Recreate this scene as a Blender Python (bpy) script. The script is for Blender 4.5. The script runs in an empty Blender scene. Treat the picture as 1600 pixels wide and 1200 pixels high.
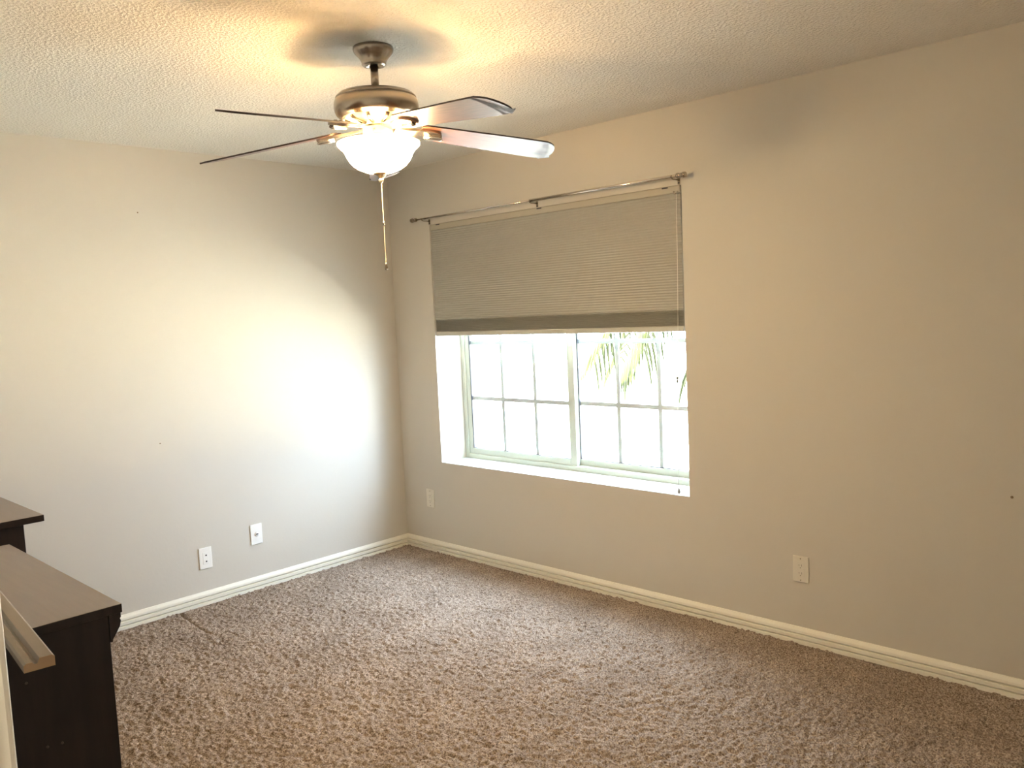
import bpy, bmesh, math, random
import numpy as np
from mathutils import Vector, Matrix
random.seed(7)
R = math.radians
sc = bpy.context.scene
COL = sc.collection

# ------------------------------------------------------------------ camera
cam_d = bpy.data.cameras.new('camera')
cam = bpy.data.objects.new('camera', cam_d); COL.objects.link(cam)
cam_d.sensor_width = 36.0; cam_d.lens = 29.18; cam_d.clip_start = 0.02
CR, CU, CF = Vector((.7224, .6900, -.0459)), Vector((-.0273, .0948, .9951)), Vector((-.6910, .7176, -.0873))
CF.normalize(); CR = (CR - CF*CR.dot(CF)).normalized(); CU = CR.cross(CF)
m3 = Matrix((CR, CU, -CF)).transposed()
cam.matrix_world = Matrix.Translation((4.3193, -3.4131, 1.5219)) @ m3.to_4x4()
sc.camera = cam

# ------------------------------------------------------------------ world, light, exposure
w = bpy.data.worlds.new('sky'); sc.world = w; w.use_nodes = True
bg = w.node_tree.nodes['Background']
bg.inputs[0].default_value = (0.78, 0.97, 1.24, 1); bg.inputs[1].default_value = 30.0
pl = bpy.data.lights.new('window_portal', 'AREA'); pl.shape = 'RECTANGLE'; pl.size = 1.80; pl.size_y = 1.48
pl.cycles.is_portal = True
plo = bpy.data.objects.new('window_portal', pl); COL.objects.link(plo)
plo.location = (1.287, .30, 1.33); plo.rotation_euler = (R(-90), 0, 0)
sl = bpy.data.lights.new('sun', 'SUN'); sl.energy = 185.0; sl.angle = R(.6); sl.color = (1.0, .98, .93)
slo = bpy.data.objects.new('sun', sl); COL.objects.link(slo)
slo.rotation_euler = Vector((-.25, .45, -.86)).to_track_quat('-Z', 'Y').to_euler()   # high sun from behind the house
hl = bpy.data.lights.new('hall_fill_light', 'AREA'); hl.shape = 'DISK'; hl.size = .35; hl.energy = 24.0; hl.color = (1.0, .86, .66)  # unseen fill in the hall, added to brighten the door jamb
hlo = bpy.data.objects.new('hall_fill_light', hl); COL.objects.link(hlo); hlo.location = (4.3, -4.1, 2.42)
BULB = 980.0      # bulb surface emission
BOWL = 130.0        # glow of the frosted bowl
WARM = (1.0, 0.60, 0.26)
sc.view_settings.view_transform = 'Standard'
sc.view_settings.look = 'None'
sc.view_settings.gamma = 1.0
sc.view_settings.use_curve_mapping = False
sc.view_settings.exposure = 0.12
sc.cycles.max_bounces = 10; sc.cycles.diffuse_bounces = 6; sc.cycles.transparent_max_bounces = 16
sc.cycles.sample_clamp_indirect = 60.0
sc.cycles.caustics_reflective = False; sc.cycles.caustics_refractive = False

# ------------------------------------------------------------------ materials
def mat(name, col, rough=.6, metal=0., spec=.5, coat=0., coat_r=.1):
    m = bpy.data.materials.new(name); m.use_nodes = True
    b = m.node_tree.nodes['Principled BSDF']
    b.inputs['Base Color'].default_value = (*col, 1)
    b.inputs['Roughness'].default_value = rough
    b.inputs['Metallic'].default_value = metal
    b.inputs['Specular IOR Level'].default_value = spec
    b.inputs['Coat Weight'].default_value = coat
    b.inputs['Coat Roughness'].default_value = coat_r
    return m
def nd(m, t, **kw):
    n = m.node_tree.nodes.new(t)
    for k, v in kw.items():
        if hasattr(n, k): setattr(n, k, v)
        else: n.inputs[k.replace('_', ' ')].default_value = v
    return n
def ln(m, a, b): m.node_tree.links.new(a, b)
def bsdf(m): return m.node_tree.nodes['Principled BSDF']
def add_bump(m, scale, strength, dist, detail=3.0, stretch=None, kind='ShaderNodeTexNoise', rough=.5, ramp=None):
    tc = nd(m, 'ShaderNodeTexCoord'); tx = nd(m, kind)
    tx.inputs['Scale'].default_value = scale
    if 'Detail' in tx.inputs: tx.inputs['Detail'].default_value = detail
    src = tc.outputs['Object']
    if stretch:
        mp = nd(m, 'ShaderNodeMapping'); mp.inputs['Scale'].default_value = stretch
        ln(m, src, mp.inputs['Vector']); src = mp.outputs['Vector']
    ln(m, src, tx.inputs['Vector'])
    out = tx.outputs[0]
    if ramp:
        rp = nd(m, 'ShaderNodeValToRGB'); rp.color_ramp.elements[0].position = ramp[0]; rp.color_ramp.elements[1].position = ramp[1]
        ln(m, out, rp.inputs[0]); out = rp.outputs[0]
    bp = nd(m, 'ShaderNodeBump'); bp.inputs['Strength'].default_value = strength; bp.inputs['Distance'].default_value = dist
    ln(m, out, bp.inputs['Height']); ln(m, bp.outputs[0], bsdf(m).inputs['Normal'])
    return m
def add_noise_colour(m, c1, c2, scale, detail=4., stretch=None, p0=.35, p1=.65):
    tc = nd(m, 'ShaderNodeTexCoord'); tx = nd(m, 'ShaderNodeTexNoise')
    tx.inputs['Scale'].default_value = scale; tx.inputs['Detail'].default_value = detail
    src = tc.outputs['Object']
    if stretch:
        mp = nd(m, 'ShaderNodeMapping'); mp.inputs['Scale'].default_value = stretch
        ln(m, src, mp.inputs['Vector']); src = mp.outputs['Vector']
    ln(m, src, tx.inputs['Vector'])
    rp = nd(m, 'ShaderNodeValToRGB')
    rp.color_ramp.elements[0].position = p0; rp.color_ramp.elements[0].color = (*c1, 1)
    rp.color_ramp.elements[1].position = p1; rp.color_ramp.elements[1].color = (*c2, 1)
    ln(m, tx.outputs[0], rp.inputs[0]); ln(m, rp.outputs[0], bsdf(m).inputs['Base Color'])
    return rp

M_WALL = add_bump(mat('wall_paint', (.59, .562, .508), .75, spec=.25), 55, .12, .004, 4)
M_CEIL = add_bump(mat('ceiling_texture', (.77, .735, .66), .9, spec=.1), 95, .5, .010, 3, ramp=(.42, .66))
M_TRIM = mat('white_trim_paint', (.80, .78, .70), .45)
M_DOOR = mat('door_frame_paint', (.80, .77, .68), .5)
M_REVEAL = mat('reveal_paint', (.56, .58, .53), .6)
M_VINYL = mat('white_vinyl', (.50, .53, .47), .4)
M_GASKET = mat('dark_gasket', (.05, .05, .06), .6)
M_MUNTIN = mat('grey_white_muntin', (.58, .58, .59), .5)
M_PLATE = mat('white_plate', (.86, .86, .84), .35)
M_SLOT = mat('outlet_slot', (.22, .19, .15), .7)
M_IVORY = mat('off_white_plate', (.72, .69, .61), .4)
M_HOLE = mat('black_hole', (.01, .01, .01), .6)
M_NICKEL = add_bump(mat('brushed_nickel', (.42, .37, .31), .27, metal=1.), 60, .05, .002, 2, stretch=(1, 1, 14))
M_CHROME = mat('polished_nickel', (.75, .70, .62), .15, metal=1.)
M_FITTER = mat('cream_fitter', (.55, .50, .34), .4)
M_CHAIN = mat('brass_chain', (.80, .68, .45), .3, metal=1.)
M_BLADE = mat('rosewood_blade', (.10, .042, .026), .42, spec=.8, coat=.45, coat_r=.36)
add_noise_colour(M_BLADE, (.085, .034, .020), (.15, .062, .038), 9, 5, stretch=(1, 12, 1))
M_EDGE = mat('dark_blade_edge', (.025, .012, .008), .5)
M_SHADE = add_bump(mat('beige_pleated_fabric', (.405, .40, .36), .85, spec=.15), 400, .1, .001, 2)
M_RAIL = mat('beige_rail', (.52, .51, .46), .35)
M_HEAD = mat('headrail_enamel', (.47, .44, .365), .25)
M_CORD = mat('white_cord', (.75, .74, .70), .7)
M_CORDGREY = mat('grey_cord_fitting', (.30, .30, .28), .5)
M_ESP = mat('espresso_wood', (.022, .012, .010), .42, spec=.45)
add_noise_colour(M_ESP, (.009, .005, .0045), (.018, .010, .008), 6, 5, stretch=(1, 10, 1))
M_ESPSHEEN = mat('espresso_top_sheen', (.035, .02, .016), .38, spec=.7, coat=.8, coat_r=.33)
add_noise_colour(M_ESPSHEEN, (.075, .042, .030), (.10, .06, .045), 6, 5, stretch=(1.0, 14, 1))  # top faces paler: reflected wall light put into the wood colour
M_PRIMED = add_bump(mat('taupe_primed_wood', (.20, .168, .14), .55), 30, .1, .002, 3, stretch=(1, 14, 14))
M_RAWEND = mat('raw_wood_end', (.40, .265, .15), .8)
M_LEAF = mat('palm_leaf', (.026, .030, .006), .6, spec=.15)
bsdf(M_LEAF).inputs['Subsurface Weight'].default_value = 0
M_TRUNK = add_bump(mat('palm_trunk', (.22, .17, .12), .9), 20, .5, .02, 4)
M_GROUND = add_bump(mat('pale_patio', (.64, .60, .51), .9), 30, .2, .01, 4)
M_SCREW = mat('dark_screw', (.09, .07, .06), .35, metal=.6)
M_BRONZE = mat('dark_bronze', (.10, .065, .03), .5, metal=.3)
M_STAIN = mat('brown_stain', (.20, .14, .085), .8)

# carpet: heathered frieze yarn
M_CARPET = mat('carpet_yarn', (.3, .23, .17), .95, spec=.05)
tc = nd(M_CARPET, 'ShaderNodeTexCoord')
n1 = nd(M_CARPET, 'ShaderNodeTexNoise'); n1.inputs['Scale'].default_value = 185; n1.inputs['Detail'].default_value = 2.5
n2 = nd(M_CARPET, 'ShaderNodeTexNoise'); n2.inputs['Scale'].default_value = 4.5; n2.inputs['Detail'].default_value = 3  # broad patches: pile-direction shading put into the carpet colour
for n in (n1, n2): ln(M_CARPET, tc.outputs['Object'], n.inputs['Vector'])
r1 = nd(M_CARPET, 'ShaderNodeValToRGB')
e = r1.color_ramp.elements
e[0].position = .34; e[0].color = (.14, .10, .076, 1)
e[1].position = .66; e[1].color = (.485, .41, .338, 1)
k = r1.color_ramp.elements.new(.47); k.color = (.285, .227, .182, 1)
ln(M_CARPET, n1.outputs[0], r1.inputs[0])
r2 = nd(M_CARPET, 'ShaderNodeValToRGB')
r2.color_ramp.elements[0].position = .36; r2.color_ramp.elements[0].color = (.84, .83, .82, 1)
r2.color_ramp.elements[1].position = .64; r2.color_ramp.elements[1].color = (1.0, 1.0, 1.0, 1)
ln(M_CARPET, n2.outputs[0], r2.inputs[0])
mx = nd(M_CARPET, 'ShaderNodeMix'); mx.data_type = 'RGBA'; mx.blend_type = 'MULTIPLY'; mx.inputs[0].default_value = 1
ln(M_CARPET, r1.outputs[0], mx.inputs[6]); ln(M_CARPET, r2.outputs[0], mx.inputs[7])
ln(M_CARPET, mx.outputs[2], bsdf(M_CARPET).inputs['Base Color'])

def emit_mat(name, col, strength, base=(.9, .88, .84)):
    m = mat(name, base, .4)
    b = bsdf(m); b.inputs['Emission Color'].default_value = (*col, 1); b.inputs['Emission Strength'].default_value = strength
    return m
M_BULB = emit_mat('lit_bulb', WARM, BULB)
M_BOWL = emit_mat('lit_frosted_glass', (1.0, .70, .37), BOWL)
M_BOWLIN = emit_mat('frosted_glass_inside', (1.0, .70, .37), 10.0)

# window glass: clear, thin, faint reflection
M_GLASS = bpy.data.materials.new('window_glass'); M_GLASS.use_nodes = True
nt = M_GLASS.node_tree; nt.nodes.clear()
o_ = nt.nodes.new('ShaderNodeOutputMaterial'); mxs = nt.nodes.new('ShaderNodeMixShader')
tr = nt.nodes.new('ShaderNodeBsdfTransparent'); gl = nt.nodes.new('ShaderNodeBsdfGlossy'); lw_ = nt.nodes.new('ShaderNodeLayerWeight'); pw = nt.nodes.new('ShaderNodeMath'); fr = nt.nodes.new('ShaderNodeMath')
gl.inputs['Roughness'].default_value = .02; pw.operation = 'POWER'; pw.inputs[1].default_value = 5; fr.operation = 'MULTIPLY_ADD'; fr.inputs[1].default_value = .92; fr.inputs[2].default_value = .04
nt.links.new(lw_.outputs['Facing'], pw.inputs[0]); nt.links.new(pw.outputs[0], fr.inputs[0])
tr.inputs[0].default_value = (.97, .99, .98, 1)
nt.links.new(fr.outputs[0], mxs.inputs[0]); nt.links.new(tr.outputs[0], mxs.inputs[1]); nt.links.new(gl.outputs[0], mxs.inputs[2])
nt.links.new(mxs.outputs[0], o_.inputs[0])

# ------------------------------------------------------------------ mesh helpers
def box(bm, x0, x1, y0, y1, z0, z1, mi=0):
    vs = [bm.verts.new((x, y, z)) for z in (z0, z1) for y in (y0, y1) for x in (x0, x1)]
    for q in ((0, 2, 3, 1), (4, 5, 7, 6), (0, 1, 5, 4), (2, 6, 7, 3), (0, 4, 6, 2), (1, 3, 7, 5)):
        f = bm.faces.new([vs[i] for i in q]); f.material_index = mi
    return vs
def lathe(bm, prof, n=48, cx=0, cy=0, mi=0, close=False, smooth=True, axis=None):
    rings = []
    for r, z in prof:
        if r < 1e-6: rings.append([bm.verts.new((cx, cy, z))])
        else: rings.append([bm.verts.new((cx + r*math.cos(2*math.pi*i/n), cy + r*math.sin(2*math.pi*i/n), z)) for i in range(n)])
    for a, b in zip(rings, rings[1:]):
        for i in range(n):
            j = (i+1) % n
            if len(a) == 1 and len(b) == 1: continue
            if len(a) == 1: f = bm.faces.new((a[0], b[i], b[j]))
            elif len(b) == 1: f = bm.faces.new((a[i], b[0], a[j]))
            else: f = bm.faces.new((a[i], b[i], b[j], a[j]))
            f.smooth = smooth; f.material_index = mi
def tube(bm, pts, rad, n=8, mi=0, cap=True):
    pts = [Vector(p) for p in pts]; rings = []
    rads = rad if isinstance(rad, (list, tuple)) else [rad]*len(pts)
    prev = None
    for i, p in enumerate(pts):
        t = (pts[min(i+1, len(pts)-1)] - pts[max(i-1, 0)]).normalized()
        if prev is None:
            u = t.orthogonal().normalized()
        else:
            u = (prev - t*prev.dot(t)).normalized()
        prev = u; v_ = t.cross(u)
        rings.append([bm.verts.new(p + rads[i]*(u*math.cos(2*math.pi*k/n) + v_*math.sin(2*math.pi*k/n))) for k in range(n)])
    for a, b in zip(rings, rings[1:]):
        for k in range(n):
            f = bm.faces.new((a[k], a[(k+1) % n], b[(k+1) % n], b[k])); f.smooth = True; f.material_index = mi
    if cap:
        bm.faces.new(rings[0][::-1]).material_index = mi; bm.faces.new(rings[-1]).material_index = mi
def prism(bm, outline, z0, z1, mi_top=0, mi_bot=0, mi_side=0, bev=0):
    a = [bm.verts.new((x, y, z0)) for x, y in outline]; b = [bm.verts.new((x, y, z1)) for x, y in outline]
    n = len(a)
    bm.faces.new(a[::-1]).material_index = mi_bot; bm.faces.new(b).material_index = mi_top
    for i in range(n):
        f = bm.faces.new((a[i], a[(i+1) % n], b[(i+1) % n], b[i])); f.material_index = mi_side
def sphere(bm, c, r, mi=0, n=12):
    prof = [(r*math.sin(math.pi*i/n), c[2] - r*math.cos(math.pi*i/n)) for i in range(n+1)]
    lathe(bm, prof, 2*n, c[0], c[1], mi)
def obj(name, bm, mats, parent=None, bevel=0, segs=2, loc=None):
    bmesh.ops.recalc_face_normals(bm, faces=bm.faces)
    me = bpy.data.meshes.new(name); bm.to_mesh(me); bm.free()
    for m in (mats if isinstance(mats, (list, tuple)) else [mats]): me.materials.append(m)
    o = bpy.data.objects.new(name, me); COL.objects.link(o)
    if parent: o.parent = parent
    if loc: o.location = loc
    if bevel:
        b = o.modifiers.new('bevel', 'BEVEL'); b.width = bevel; b.segments = segs; b.limit_method = 'ANGLE'; b.angle_limit = R(40)
    return o
def thing(name, label, cat, loc, group=None, rz=0):
    o = bpy.data.objects.new(name, None); COL.objects.link(o); o.empty_display_size = .1
    o.location = loc; o.rotation_euler = (0, 0, rz); o['label'] = label; o['category'] = cat
    if group: o['group'] = group
    return o
def struct(o, label=None, cat=None):
    o['kind'] = 'structure'
    if label: o['label'] = label; o['category'] = cat
    return o
def nb(): return bmesh.new()

# ------------------------------------------------------------------ room shell
H = 2.44; XE = 4.95; YR = -3.30; YH = -4.75
OX0, OX1, OZ0, OZ1 = .387, 2.187, .59, 2.075     # window opening
RD = .21                                          # reveal depth
# ceiling
bm = nb(); box(bm, -.12, XE+.12, YH-.1, .12+RD, H, H+.1); struct(obj('ceiling', bm, M_CEIL), 'textured off-white ceiling above the whole room', 'ceiling')
# wall_left
bm = nb(); box(bm, -.12, 0, YH-.1, .0, -.05, H); struct(obj('wall_left', bm, M_WALL), 'plain off-white wall on the left, lit by the window', 'wall')
# wall with window (deep opening); reveal faces get their own paint
bm = nb()
D = RD + .09
box(bm, -.12, OX0, 0, D, -.05, H); box(bm, OX1, XE+.12, 0, D, -.05, H)
box(bm, OX0, OX1, 0, D, -.05, OZ0); box(bm, OX0, OX1, 0, D, OZ1, H)
bmesh.ops.remove_doubles(bm, verts=bm.verts, dist=1e-5)
struct(obj('wall_right', bm, M_WALL), 'beige wall on the right around the window', 'wall')
# thin painted liner of the opening (drywall return + sill)
bm = nb(); box(bm, OX0, OX1, .001, RD+.01, OZ0-.012, OZ0+.0015); struct(obj('trim_1', bm, M_REVEAL), 'white painted window sill under the half-open shade', 'sill')
# rear wall with door opening
DX0, DX1, DZ = 3.77, 4.70, 2.05
bm = nb()
box(bm, 0, DX0, YR-.12, YR, -.05, H); box(bm, DX1, XE, YR-.12, YR, -.05, H); box(bm, DX0, DX1, YR-.12, YR, DZ, H)
struct(obj('wall_rear', bm, M_WALL))
bm = nb(); box(bm, XE, XE+.12, YH-.1, 0, -.05, H); struct(obj('wall_side', bm, M_WALL))
bm = nb(); box(bm, 0, XE, YH-.1, YH, -.05, H); struct(obj('wall_hall', bm, M_WALL))
# door frame: jambs + casing
bm = nb()
box(bm, DX0, DX0+.018, YR-.125, YR, 0, DZ); box(bm, DX1-.018, DX1, YR-.125, YR, 0, DZ); box(bm, DX0, DX1, YR-.125, YR, DZ-.018, DZ)
struct(obj('door_1', bm, M_DOOR), 'cream painted door jamb at the left edge of the view', 'door frame')
bm = nb()
c0 = DX0 + .013
box(bm, c0-.06, c0, YR, YR+.015, 0, DZ+.05); box(bm, DX1-.013, DX1+.047, YR, YR+.015, 0, DZ+.05); box(bm, c0, DX1-.013, YR, YR+.015, DZ-.013, DZ+.05)
obj('casing', bm, M_DOOR, bpy.data.objects['door_1'], bevel=.004)

# baseboard profile extruded along the walls, mitred at the corner
BP = [(0, 0), (.0165, 0), (.0165, .0165), (.0150, .0175), (.0050, .0177), (.0160, .0252), (.0160, .0392), (.0145, .0402), (.0040, .0405),
      (.0145, .0500), (.0130, .0600), (.0050, .0735), (0, .0750)]
def baseboard(name, p0, p1, inward, s0=0, s1=0):
    bm = nb(); p0 = Vector(p0); p1 = Vector(p1); t = (p1-p0).normalized(); inw = Vector(inward)
    a = [bm.verts.new(p0 + inw*d + t*(s0*d) + Vector((0, 0, z))) for d, z in BP]
    b = [bm.verts.new(p1 + inw*d - t*(s1*d) + Vector((0, 0, z))) for d, z in BP]
    n = len(a)
    for i in range(n-1): bm.faces.new((a[i], a[i+1], b[i+1], b[i]))
    bm.faces.new((a[-1], a[0], b[0], b[-1])); bm.faces.new(a); bm.faces.new(b[::-1])
    o = obj(name, bm, M_TRIM); o['kind'] = 'structure'; return o
baseboard('baseboard_left', (0, YR, 0), (0, 0, 0), (1, 0, 0), 0, 1)
baseboard('baseboard_right', (0, 0, 0), (XE, 0, 0), (0, -1, 0), 1, 0)
baseboard('baseboard_rear', (0.02, YR, 0), (3.72, YR, 0), (0, 1, 0), 0, 0)

# ------------------------------------------------------------------ carpet (tufted surface)
def carpet():
    rng = np.random.default_rng(3)
    x0, x1, y0, y1 = 0.0, XE, YR-.10, 0.0
    st = .0052
    nx = int((x1-x0)/st)+1; ny = int((y1-y0)/st)+1
    X, Y = np.meshgrid(np.linspace(x0, x1, nx), np.linspace(y0, y1, ny))
    def field(sig):
        f = rng.standard_normal((ny, nx)); F = np.fft.fft2(f)
        kx = np.fft.fftfreq(nx)[None, :]; ky = np.fft.fftfreq(ny)[:, None]
        F *= np.exp(-2*(math.pi*sig)**2*(kx**2+ky**2)); g = np.real(np.fft.ifft2(F)); return g/g.std()
    Z = .0034*field(.7) + .0020*field(1.6) + .0010*field(14)
    Z = np.clip(Z, -.009, .009)
    jx = field(.6)*.0016; jy = field(.6)*.0016
    # seam dent running out from the left wall, then a faint crease
    seam = [(.02, -1.577), (.20, -1.597), (.36, -1.611), (.62, -1.600)]
    dmin = np.full(X.shape, 9.)
    for (ax, ay), (bx_, by_) in zip(seam, seam[1:]):
        tx, ty = bx_-ax, by_-ay; L = tx*tx+ty*ty
        t = np.clip(((X-ax)*tx+(Y-ay)*ty)/L, 0, 1)
        dmin = np.minimum(dmin, np.hypot(X-ax-t*tx, Y-ay-t*ty) + .010*np.clip((X-.30)/.3, 0, 1))
    Z -= .016*np.exp(-(dmin/.008)**2)
    edge = (X < .002) | (X > x1-.002) | (Y > y1-.002)
    jx[edge] = 0; jy[edge] = 0
    co = np.stack([X+jx, Y+jy, Z], -1).reshape(-1, 3).astype(np.float32)
    idx = np.arange(nx*ny).reshape(ny, nx)
    q = np.stack([idx[:-1, :-1], idx[:-1, 1:], idx[1:, 1:], idx[1:, :-1]], -1).reshape(-1, 4).astype(np.int32)
    me = bpy.data.meshes.new('floor')
    me.vertices.add(len(co)); me.vertices.foreach_set('co', co.ravel())
    me.loops.add(q.size); me.loops.foreach_set('vertex_index', q.ravel())
    me.polygons.add(len(q)); me.polygons.foreach_set('loop_start', np.arange(0, q.size, 4, dtype=np.int32))
    me.update(calc_edges=True); me.validate()
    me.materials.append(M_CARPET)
    o = bpy.data.objects.new('floor', me); COL.objects.link(o)
    struct(o, 'brown heathered carpet covering the floor', 'carpet')
carpet()
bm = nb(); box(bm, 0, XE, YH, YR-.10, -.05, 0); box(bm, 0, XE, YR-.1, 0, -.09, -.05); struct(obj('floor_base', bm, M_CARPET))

# ------------------------------------------------------------------ window
win = bpy.data.objects.new('window_1', None); COL.objects.link(win); win.location = (1.287, RD, OZ0); win['kind'] = 'structure'
win['label'] = 'white sliding window with grid muntins under the shade'; win['category'] = 'window'
def wobj(name, bm, m, par=None, bevel=0):
    o = obj(name, bm, m, par or win, bevel)
    if par is None:
        o.matrix_parent_inverse = Matrix.Translation(-Vector(win.location))
    return o
F0 = RD; 
bm = nb()
fw = .032
box(bm, OX0, OX0+fw, F0, F0+.08, OZ0, OZ1); box(bm, OX1-fw, OX1, F0, F0+.08, OZ0, OZ1)
box(bm, OX0+fw, OX1-fw, F0, F0+.08, OZ0, OZ0+.030); box(bm, OX0+fw, OX1-fw, F0, F0+.08, OZ1-.03, OZ1)
wobj('window_frame', bm, M_VINYL, bevel=.003)
def sash(x0, x1, y, left):
    z0, z1 = OZ0+.026, OZ1-.026; t = .028
    sl, sr = (.034, .050) if left else (.050, .034)
    bm = nb()
    box(bm, x0, x0+sl, y, y+t, z0, z1); box(bm, x1-sr, x1, y, y+t, z0, z1)
    box(bm, x0+sl, x1-sr, y, y+t, z0, z0+.040); box(bm, x0+sl, x1-sr, y, y+t, z1-.04, z1)
    s = wobj('sash', bm, M_VINYL, bevel=.002)
    gx0, gx1, gz0, gz1 = x0+sl, x1-sr, z0+.040, z1-.04
    bm = nb(); box(bm, gx0, gx1, y+.012, y+.016, gz0, gz1); wobj('glass_pane', bm, M_GLASS, s).matrix_parent_inverse = s.matrix_world.inverted() if False else Matrix()
    bm = nb(); mw = .0122
    for k in (1, 2):
        xm = gx0 + (gx1-gx0)*k/3; box(bm, xm-mw, xm+mw, y+.017, y+.024, gz0, gz1)
    for zm in (.978, 1.332, 1.686): box(bm, gx0, gx1, y+.0175, y+.0235, zm-mw, zm+mw)
    wobj('muntin_grid', bm, M_MUNTIN, s)
    bm = nb()
    box(bm, gx0, gx0+.006, y+.001, y+.0115, gz0, gz1); box(bm, gx0, gx1, y+.004, y+.0115, gz0, gz0+.003)
    wobj('gasket', bm, M_GASKET, s)
    return s
sash(OX0+.030, 1.312, F0+.010, True)
sash(1.262, OX1-.030, F0+.042, False)

# ------------------------------------------------------------------ pleated shade
sx0, sx1 = OX0+.006, OX1-.007
sh = thing('cellular_shade', 'beige pleated cellular shade half lowered in the window opening', 'window shade', (1.287, .03, OZ1))
def ch(o, par):
    o.parent = par; o.matrix_parent_inverse = Matrix.LocRotScale(par.location, par.rotation_euler, None).inverted(); return o
bm = nb(); box(bm, sx0, sx1, -.004, .044, OZ1-.036, OZ1-.001); ch(obj('headrail', bm, M_HEAD, bevel=.006, segs=3), sh)
for xm in (.47, 1.30, 2.10):
    bm = nb(); box(bm, xm-.016, xm+.016, -.0065, .006, OZ1-.010, OZ1-.004); ch(obj('mounting_clip', bm, M_GASKET), sh)
def pleats(z_top, z_bot, pitch, depth, y_c):
    pts = []; n = max(1, round((z_top-z_bot)/pitch)); p = (z_top-z_bot)/n
    for i in range(n):
        pts += [(y_c-depth*.15, z_top-i*p), (y_c-depth, z_top-(i+.5)*p)]
    pts.append((y_c-depth*.15, z_bot)); return pts
prof = pleats(OZ1-.036, 1.492, .0130, .0042, .0075) + pleats(1.492, 1.416, .0052, .0085, .0125)[1:]
bm = nb()
fa = [bm.verts.new((sx0+.001, y, z)) for y, z in prof]; fb = [bm.verts.new((sx1-.002, y, z)) for y, z in prof]
ba = [bm.verts.new((sx0+.001, (.046-y), z)) for y, z in prof]; bb = [bm.verts.new((sx1-.002, (.046-y), z)) for y, z in prof]
for i in range(len(prof)-1):
    bm.faces.new((fa[i], fa[i+1], fb[i+1], fb[i])); bm.faces.new((ba[i], bb[i], bb[i+1], ba[i+1]))
    bm.faces.new((fa[i], ba[i], ba[i+1], fa[i+1])); bm.faces.new((fb[i], fb[i+1], bb[i+1], bb[i]))
bm.faces.new((fa[0], fb[0], bb[0], ba[0])); bm.faces.new((fa[-1], ba[-1], bb[-1], fb[-1]))
ch(obj('pleated_fabric', bm, M_SHADE), sh)
bm = nb(); box(bm, sx0+.002, sx1-.002, .002, .040, 1.388, 1.4155); ch(obj('bottom_rail', bm, M_RAIL, bevel=.005, segs=3), sh)
cx_ = 2.150
bm = nb(); tube(bm, [(2.160, -.002, OZ1-.030), (2.158, -.005, 1.7), (2.152, -.008, 1.39), (2.142, -.008, 1.165)], .0013, 6)
tube(bm, [(2.142, -.008, 1.155), (2.138, -.010, .9), (2.135, -.012, .625)], .0011, 6)
ch(obj('lift_cord', bm, M_CORD), sh)
bm = nb()
lathe(bm, [(0, 1.176), (.006, 1.174), (.0065, 1.163), (.003, 1.160), (.003, 1.158), (.0065, 1.155), (.006, 1.144), (0, 1.142)], 12, 2.142, -.008)
ch(obj('cord_joiner', bm, M_CORDGREY), sh)
bm = nb(); lathe(bm, [(0, .632), (.003, .630), (.0065, .618), (.0065, .609), (.004, .604), (0, .603)], 12, 2.135, -.012)
ch(obj('cord_tassel', bm, M_CORDGREY), sh)
bm = nb(); tube(bm, [(2.150, -.006, OZ1-.030), (2.156, -.012, OZ1-.038), (2.164, -.012, OZ1-.038), (2.170, -.004, OZ1-.030)], .004, 8)
ch(obj('cord_lock', bm, M_CHROME), sh)

# ------------------------------------------------------------------ curtain rod
rod = thing('curtain_rod', 'thin metal curtain rod above the window on three wall brackets', 'curtain rod', (1.27, 0, 2.09))
ry, rz = -.055, 2.108
def htube(x0, x1, r0, n=14, caps=None):
    bm = nb(); tube(bm, [(x0, ry, rz), (x1, ry, rz)], r0, n); return bm
ch(obj('thin_tube', htube(.325, 1.30, .0055), M_CHROME), rod)
ch(obj('thick_tube', htube(1.28, 2.205, .0078), M_CHROME), rod)
for x0, x1 in ((.285, .332), (2.198, 2.246)):
    bm = nb(); s = 1 if x0 < 1 else -1
    xa, xb = (x1, x0) if s == 1 else (x0, x1)
    tube(bm, [(xa, ry, rz), (xa-s*.002, ry, rz), (xa-s*.012, ry, rz), (xa-s*.014, ry, rz), (xa-s*.034, ry, rz), (xa-s*.036, ry, rz), (xb, ry, rz)],
         [.009, .012, .012, .0105, .0105, .0135, .0125], 16)
    ch(obj('end_cap', bm, M_NICKEL), rod)
for xm in (.392, 1.285, 2.176):
    bm = nb()
    box(bm, xm-.007, xm+.007, -.003, 0, rz-.0315, rz-.000)
    ob = ch(obj('bracket', bm, M_NICKEL, bevel=.001), rod)
    bm = nb(); tube(bm, [(xm, -.002, rz-.012), (xm, -.04, rz-.012), (xm, ry+.004, rz-.012), (xm, ry-.006, rz-.009), (xm, ry-.0105, rz-.002), (xm, ry-.0105, rz+.004)], .003, 8)
    a = obj('hook_arm', bm, M_NICKEL, ob)
    bm = nb(); lathe(bm, [(0, 0), (.004, 0), (.004, .002), (0, .003)], 10)
    s = obj('screw', bm, M_GASKET, ob, loc=(xm, -.003, rz-.025)); s.rotation_euler = (R(90), 0, 0)
    a2 = ob
bpy.context.view_layer.update()

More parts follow.
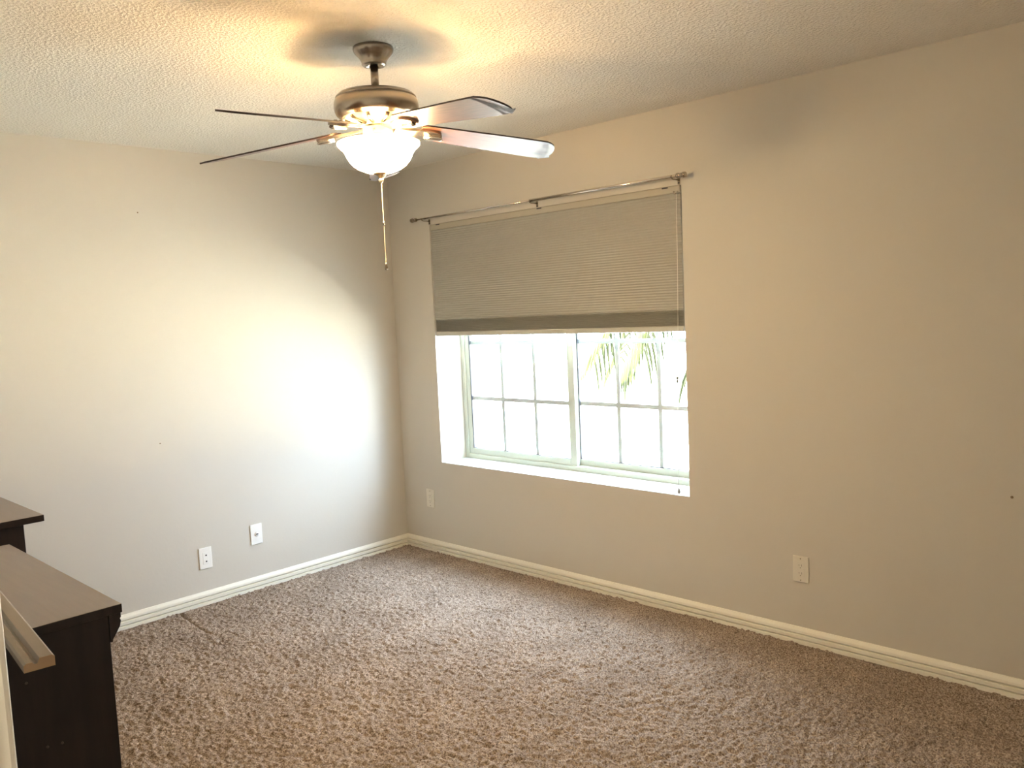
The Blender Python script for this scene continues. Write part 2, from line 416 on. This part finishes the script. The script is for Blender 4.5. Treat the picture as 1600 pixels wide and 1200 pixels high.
# ------------------------------------------------------------------ wall plates (built facing -Y, on the window wall)
def plate_base(par, m=None, wd=.072, ht=.116):
    bm = nb(); box(bm, -wd/2, wd/2, -.0062, 0, -ht/2, ht/2); return obj('cover_plate', bm, m or M_PLATE, par, bevel=.0022)
def round_hole(par, name, x, z, r, y=-.0066, m=None):
    bm = nb(); lathe(bm, [(0, 0), (r, 0), (r, .001), (0, .0012)], 14)
    o = obj(name, bm, m or M_HOLE, par, loc=(x, y, z)); o.rotation_euler = (R(90), 0, 0); return o
RZL = R(90)   # left wall: plate normal +X
t = thing('wall_plate', 'white wall plate with two dark round jacks on the left wall', 'wall plate', (0, -1.405, .257), 'white wall plates', RZL)
p = plate_base(t)
bm = nb(); box(bm, -.0165, .0165, -.0082, -.006, -.033, .033); ins = obj('insert', bm, M_PLATE, t, bevel=.001)
round_hole(ins, 'jack_hole', .002, .016, .0042, -.0084); round_hole(ins, 'jack_hole', .002, -.018, .0042, -.0084)
t = thing('wall_plate', 'white blank wall plate with a small cable opening, nearer the corner on the left wall', 'wall plate', (0, -1.095, .320), 'white wall plates', RZL)
plate_base(t)
bm = nb(); n = 14
prof_ = [(.0, -.0062), (.013, -.0062), (.012, -.011), (.004, -.0125), (0, -.0125)]
lathe(bm, [(.0, .0), (.013, .0), (.0115, .004), (.006, .006), (0, .006)], 16)
o = obj('cable_nose', bm, M_PLATE, t, loc=(0, -.0062, .0)); o.rotation_euler = (R(90), 0, 0)
bm = nb(); box(bm, -.007, .007, -.0135, -.010, -.001, .004); obj('cable_slot', bm, M_HOLE, t)
def duplex(x, z, label):
    t = thing('wall_outlet', label, 'wall outlet', (x, 0, z), 'white wall plates')
    plate_base(t, M_IVORY)
    bm = nb(); box(bm, -.0165, .0165, -.0082, -.006, -.0335, .0335); ins = obj('insert', bm, M_IVORY, t, bevel=.001)
    for dz in (.0175, -.0175):
        for dx, hh in ((-.006, .0035), (.006, .0045)):
            bm = nb(); box(bm, dx-.001, dx+.001, -.0086, -.008, dz+.001-hh, dz+.001+hh); obj('slot', bm, M_SLOT, ins)
        round_hole(ins, 'ground_hole', 0, dz-.010, .0022, -.0083, M_SLOT)
    for dz in (.048, -.048): round_hole(t, 'screw', 0, dz, .0026, -.0063, M_NICKEL)
duplex(.260, .3455, 'white wall outlet near the corner, below the window')
duplex(2.741, .3375, 'white wall outlet right of the window, above the long baseboard')

# small marks on the walls
def mark(name, label, loc, r, normal, m):
    bm = nb(); lathe(bm, [(0, 0), (r, 0), (r*.7, .0012), (0, .0016)], 10)
    o = obj(name, bm, m, loc=loc); o.rotation_euler = (R(90), 0, 0) if normal == 'y' else (0, R(90), 0)
    o['label'] = label; o['category'] = 'nail hole'; return o
mark('nail_hole', 'small brown nail hole on the beige wall, far right of the window', (3.551, 0, .758), .0055, 'y', M_STAIN)
mark('nail_hole', 'tiny nail mark high on the left wall, below the fan blades', (0, -1.614, 2.109), .0035, 'x', M_STAIN)
mark('nail_hole', 'tiny nail mark at mid height on the left wall, above the two-jack plate', (0, -1.598, .918), .0035, 'x', M_STAIN)

# ------------------------------------------------------------------ ceiling fan
FX, FY = 1.984, -1.596
fan = thing('ceiling_fan', 'brushed nickel five-blade ceiling fan with a lit frosted bowl and pull chain', 'ceiling fan', (FX, FY, H))
def fobj(name, bm, m, par=None, bevel=0):
    o = obj(name, bm, m, par or fan, bevel); return o
def zz(prof): return [(r, z-H) for r, z in prof]
bm = nb(); lathe(bm, zz([(0, 2.44), (.068, 2.44), (.0695, 2.434), (.068, 2.427), (.064, 2.420), (.054, 2.410), (.046, 2.399), (.042, 2.390), (.0425, 2.384), (.038, 2.379), (.022, 2.378), (.021, 2.386), (0, 2.386)]), 48)
cano = fobj('canopy', bm, M_NICKEL)
bm = nb(); tube(bm, [(0, 0, 2.392-H), (0, 0, 2.29-H)], .0135, 20); lathe(bm, zz([(.0135, 2.303), (.021, 2.300), (.023, 2.286), (0, 2.286)]), 24)
fobj('downrod', bm, M_NICKEL)
bm = nb()
lathe(bm, zz([(0, 2.292), (.05, 2.292), (.105, 2.288), (.128, 2.282), (.1375, 2.273), (.1385, 2.2695), (.136, 2.2685), (.136, 2.2665), (.1395, 2.2655),
              (.1430, 2.256), (.1450, 2.245), (.1450, 2.236), (.1425, 2.224), (.137, 2.214), (.129, 2.207), (.1225, 2.2045), (.1205, 2.2015), (.117, 2.2010), (.1145, 2.204), (.108, 2.204)]), 64)
motor = fobj('motor_housing', bm, M_NICKEL)
bm = nb(); lathe(bm, zz([(.109, 2.205), (.104, 2.200), (.090, 2.192), (.070, 2.187), (.050, 2.186), (.046, 2.172), (0, 2.172)]), 48)
vent = fobj('vent_plate', bm, M_FITTER, motor)
bm = nb()
for k in range(10):
    a = 2*math.pi*(k+.5)/10; ca, sa = math.cos(a), math.sin(a)
    tube(bm, [(ca*.108, sa*.108, 2.2005-H), (ca*.09, sa*.09, 2.190-H), (ca*.070, sa*.070, 2.185-H), (ca*.05, sa*.05, 2.184-H)], .0065, 8)
fobj('vent_rib', bm, M_NICKEL, motor)
bm = nb(); lathe(bm, zz([(0, 2.173), (.050, 2.173), (.0515, 2.170), (.0515, 2.138), (.054, 2.134), (.060, 2.131), (.060, 2.126), (0, 2.126)]), 40)
sw = fobj('switch_housing', bm, M_FITTER)
bm = nb(); vdir = Vector((cam.location.x-FX, cam.location.y-FY, 0)).normalized(); side = Vector((-vdir.y, vdir.x, 0))
pc = vdir*.0515 + side*(-.012)
sphere(bm, (pc.x, pc.y, 2.154-H), .0045); fobj('pull_switch', bm, M_GASKET, sw)
# bowl: frosted glass shell, open at the top
outer = [(.060, 2.122), (.100, 2.122), (.1416, 2.1196), (.1420, 2.117), (.1405, 2.112), (.134, 2.105), (.126, 2.098), (.1195, 2.091), (.115, 2.081), (.110, 2.070), (.102, 2.057), (.090, 2.044), (.074, 2.033), (.053, 2.024), (.030, 2.0185), (.006, 2.017)]
bm = nb(); shell = outer[2:]
inner = [(max(r-.004, .004), z+.003) for r, z in shell[::-1]]
lathe(bm, zz(shell + inner[:1]), 64); lathe(bm, zz(inner + [shell[0]]), 64, mi=1)
bmesh.ops.remove_doubles(bm, verts=bm.verts, dist=1e-5)
bowl = fobj('glass_bowl', bm, [M_BOWL, M_BOWLIN])
for k in range(3):
    a = R(22 + 120*k); px, py = .070*math.cos(a), .070*math.sin(a)
    bm = nb(); sphere(bm, (px, py, 2.112-H), .017, n=8); bulb = fobj('bulb', bm, M_BULB)
    bm = nb(); tube(bm, [(.055*math.cos(a), .055*math.sin(a), 2.133-H), (px, py, 2.128-H)], .009, 10); fobj('bulb_socket', bm, M_FITTER)
bm = nb(); tube(bm, [(0, 0, 2.127-H), (0, 0, 2.010-H)], .004, 8); fobj('centre_rod', bm, M_CHROME)
bm = nb(); lathe(bm, zz([(0, 2.020), (.024, 2.019), (.0245, 2.0165), (.018, 2.013), (.010, 2.009), (.006, 2.005), (.006, 2.003), (0, 2.0025)]), 24)
fobj('finial', bm, M_BRONZE)
# pull chain: beads from the finial knob down
cx0, cy0 = .004, -.001
bm = nb()
sphere(bm, (cx0, cy0, 1.993-H), .0085, n=8)
z = 1.984
while z > 1.705:
    if abs(z-1.846) > .006: sphere(bm, (cx0, cy0, z-H), .0019 + (.0003 if z > 1.85 else -.0003), n=4)
    z -= .0042
for (ax, ay, az), (bx_, by_, bz) in (((.028, .012, 2.0215), (.006, .001, 1.998)),):
    tube(bm, [(ax, ay, az-H), ((ax+bx_)/2, (ay+by_)/2, (az+bz)/2-.003-H), (bx_, by_, bz-H)], .0018, 6)
pch = fobj('pull_chain', bm, M_CHAIN)
bm = nb(); tube(bm, [(cx0, cy0, 1.852-H), (cx0, cy0, 1.840-H)], .0035, 8); fobj('chain_connector', bm, M_NICKEL, pch)
bm = nb(); lathe(bm, zz([(0, 1.710), (.0025, 1.709), (.003, 1.702), (.0055, 1.695), (.0055, 1.688), (.002, 1.685), (0, 1.685)]), 14, cx0, cy0); fobj('chain_pendant', bm, M_NICKEL, pch)

# blade and its iron
def rounded(outline, rads):
    out = []; n = len(outline)
    for i in range(n):
        p = Vector(outline[i]); a = Vector(outline[i-1]); b = Vector(outline[(i+1) % n]); r = rads[i]
        if r <= 0: out.append(p.to_tuple()); continue
        u = (a-p).normalized(); v_ = (b-p).normalized()
        for s in range(9):
            t_ = s/8; q = (1-t_)**2*(p+u*r) + 2*t_*(1-t_)*p + t_**2*(p+v_*r); out.append(q.to_tuple())
    return out
bl_out = rounded([(.150, -.050), (.540, -.066), (.655, -.066), (.678, .045), (.640, .066), (.540, .066), (.150, .050)], [.02, .08, .055, .05, .04, .08, .02])
ir_out = rounded([(.060, -.022), (.105, -.016), (.150, -.030), (.205, -.038), (.243, 0), (.205, .038), (.150, .030), (.105, .016), (.060, .022)], [0, .02, .02, .03, .03, .03, .02, .02, 0])
blade_src = []
for k in range(5):
    az = R(-5.84 + 72*k + (2.0 if k == 2 else 0))
    piv = Matrix.Rotation(az, 4, 'Z') @ Matrix.Translation((0, 0, 2.178-H)) @ Matrix.Rotation(R(5.9), 4, 'Y') @ Matrix.Rotation(R(-13.2), 4, 'X')
    if k == 0:
        bm = nb(); prism(bm, bl_out, 0, .0055, 0, 0, 1)
        b = fobj('blade', bm, [M_BLADE, M_EDGE]); 
        bm = nb(); prism(bm, ir_out, -.010, -.0005); ir = fobj('blade_iron', bm, M_NICKEL, b, bevel=.003)
        bm = nb(); tube(bm, [(.165, 0, -.012), (.225, 0, -.014), (.228, 0, -.012)], .009, 10)
        for sx, sy in ((.165, -.018), (.165, .018), (.21, 0)): lathe(bm, [(0, .009), (.005, .009), (.005, .0055), (0, .0055)], 10, sx, sy)
        ir2 = fobj('iron_boss', bm, M_CHROME, b)
        blade_src = [b, ir, ir2]
    else:
        b = blade_src[0].copy(); COL.objects.link(b); b.parent = fan
        for s in blade_src[1:]:
            c = s.copy(); COL.objects.link(c); c.parent = b
    b.matrix_local = piv

# ------------------------------------------------------------------ dark dressers
DH = .900
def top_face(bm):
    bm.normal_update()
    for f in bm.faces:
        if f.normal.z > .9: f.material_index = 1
dr = thing('dresser', 'dark espresso wood dresser nearest the door, with a moulded top edge', 'dresser', (1.96, -3.0, 0))
dx0, dx1, dyf, dyb = 1.541, 2.384, -2.717, -3.270
bm = nb(); box(bm, dx0, dx1, dyb, dyf, DH-.020, DH); top_face(bm); ch(obj('top', bm, [M_ESP, M_ESPSHEEN], bevel=.0012), dr)
bm = nb(); box(bm, dx0+.012, dx1-.003, dyb+.005, dyf-.030, .0, DH-.020); ch(obj('carcass', bm, M_ESP, bevel=.002), dr)
bm = nb(); mp_ = [(0, 0), (.026, 0), (.026, -.010), (.0235, -.013), (.0255, -.018), (.0225, -.030), (.013, -.045), (.005, -.056), (.004, -.062), (0, -.062)]
a = [bm.verts.new((dx0+.006, dyf-.030+d, DH-.020+z)) for d, z in mp_]; b_ = [bm.verts.new((dx1-.001, dyf-.030+d, DH-.020+z)) for d, z in mp_]
for i in range(len(a)): bm.faces.new((a[i], a[(i+1) % len(a)], b_[(i+1) % len(a)], b_[i]))
bm.faces.new(a[::-1]); bm.faces.new(b_)
ch(obj('top_moulding', bm, M_ESP), dr)
for yy, zz_ in ((-2.865, .630), (-2.894, .633), (-2.922, .786)):
    bm = nb(); lathe(bm, [(0, 0), (.0030, 0), (.0030, .001), (.0015, .0014), (0, .001)], 12)
    o = obj('screw', bm, M_SCREW); o.location = (dx1-.0032, yy, zz_); o.rotation_euler = (0, R(90), 0); ch(o, dr)
D2H = .930
d2 = thing('dresser', 'dark espresso wood dresser farther back, with a plain overhanging slab top', 'dresser', (.9, -2.9, 0))
ex1, eyf = 1.350, -2.562
bm = nb(); box(bm, .40, ex1, -3.270, eyf, D2H-.021, D2H); top_face(bm); ch(obj('top', bm, [M_ESP, M_ESPSHEEN], bevel=.0012), d2)
bm = nb(); box(bm, .43, ex1-.012, -3.255, eyf-.058, .0, D2H-.021); ch(obj('carcass', bm, M_ESP, bevel=.002), d2)

# loose moulding strip lying on the near dresser
tr_ = thing('wood_moulding', 'loose strip of grooved wood moulding with a raw cut end, lying on the near dresser', 'moulding', (2.635, -2.962, DH+.0005), None, R(174.5))
tp = [(-.026, 0), (.026, 0), (.026, .013), (.022, .0165), (.012, .0165), (.008, .0125), (.003, .0125), (-.001, .0215), (-.022, .0215), (-.026, .018)]
bm = nb(); L = .95
a = [bm.verts.new((0, y, z)) for y, z in tp]; b_ = [bm.verts.new((L, y, z)) for y, z in tp]
for i in range(len(a)): bm.faces.new((a[i], a[(i+1) % len(a)], b_[(i+1) % len(a)], b_[i]))
bm.faces.new(b_)
bm.faces.new(a[::-1])
obj('strip', bm, M_PRIMED, tr_)
bm = nb(); a = [bm.verts.new((-.0006, y, z)) for y, z in tp]; b_ = [bm.verts.new((.0004, y, z)) for y, z in tp]
for i in range(len(a)): bm.faces.new((a[i], a[(i+1) % len(a)], b_[(i+1) % len(a)], b_[i]))
bm.faces.new(a[::-1]); bm.faces.new(b_)
o = obj('cut_end', bm, M_RAWEND, tr_); o['label'] = 'pale raw wood end'

# ------------------------------------------------------------------ outside
bm = nb(); box(bm, -12, 14, RD+.10, 22, -.25, -.15); struct(obj('ground', bm, M_GROUND), 'pale sunlit ground outside the window', 'ground')
palm = thing('palm_tree', 'pale green palm with hanging fronds seen outside the window', 'palm tree', (1.75, 1.65, -.15))
PB = Vector((0, 0, 0)); PT = Vector((.05, 0, 2.25))
bm = nb(); tube(bm, [PB, (.02, .0, 1.2), (.03, .0, 1.8), PT], [.11, .085, .075, .09], 14); obj('trunk', bm, M_TRUNK, palm)
def frond(az, out, drop, n=34, llen=.50, lw=.022, rise=.35):
    bm = nb(); pts = []
    for i in range(13):
        t_ = i/12; r_ = out*t_; z_ = rise*math.sin(min(1, t_*1.1)*math.pi)*.8 - drop*t_**2.2
        pts.append(PT + Vector((math.cos(az)*r_, math.sin(az)*r_, z_)))
    tube(bm, pts, [.012*(1-.8*i/12) for i in range(13)], 6)
    side = Vector((-math.sin(az), math.cos(az), 0))
    for i in range(n):
        t_ = .15 + .85*i/(n-1); f = t_*12; j = min(11, int(f)); p = pts[j].lerp(pts[j+1], f-j)
        fw = (pts[j+1]-pts[j]).normalized()
        for s in (-1, 1):
            L = llen*(1-.45*abs(t_-.5))*random.uniform(.8, 1.1)
            d0 = (side*s*.55 + fw*.45 + Vector((0, 0, -.2))).normalized()
            q = [p]; d_ = d0.copy()
            for h in range(4):
                q.append(q[-1] + d_*L/4); d_ = (d_ + Vector((0, 0, -.55))).normalized()
            tube(bm, q, [lw*.3, lw*.5, lw*.5, lw*.35, lw*.05], 4, cap=False)
    return obj('frond', bm, M_LEAF, palm)
for az, out, drop in ((181, 1.45, .95), (188, 1.25, .80), (176, 1.05, .9), (205, .95, .95), (160, 1.75, 1.0), (250, .6, .9), (120, 1.2, .7), (310, .7, .8), (20, 1.2, .7), (70, 1.2, .6)):
    frond(R(az), out, drop)
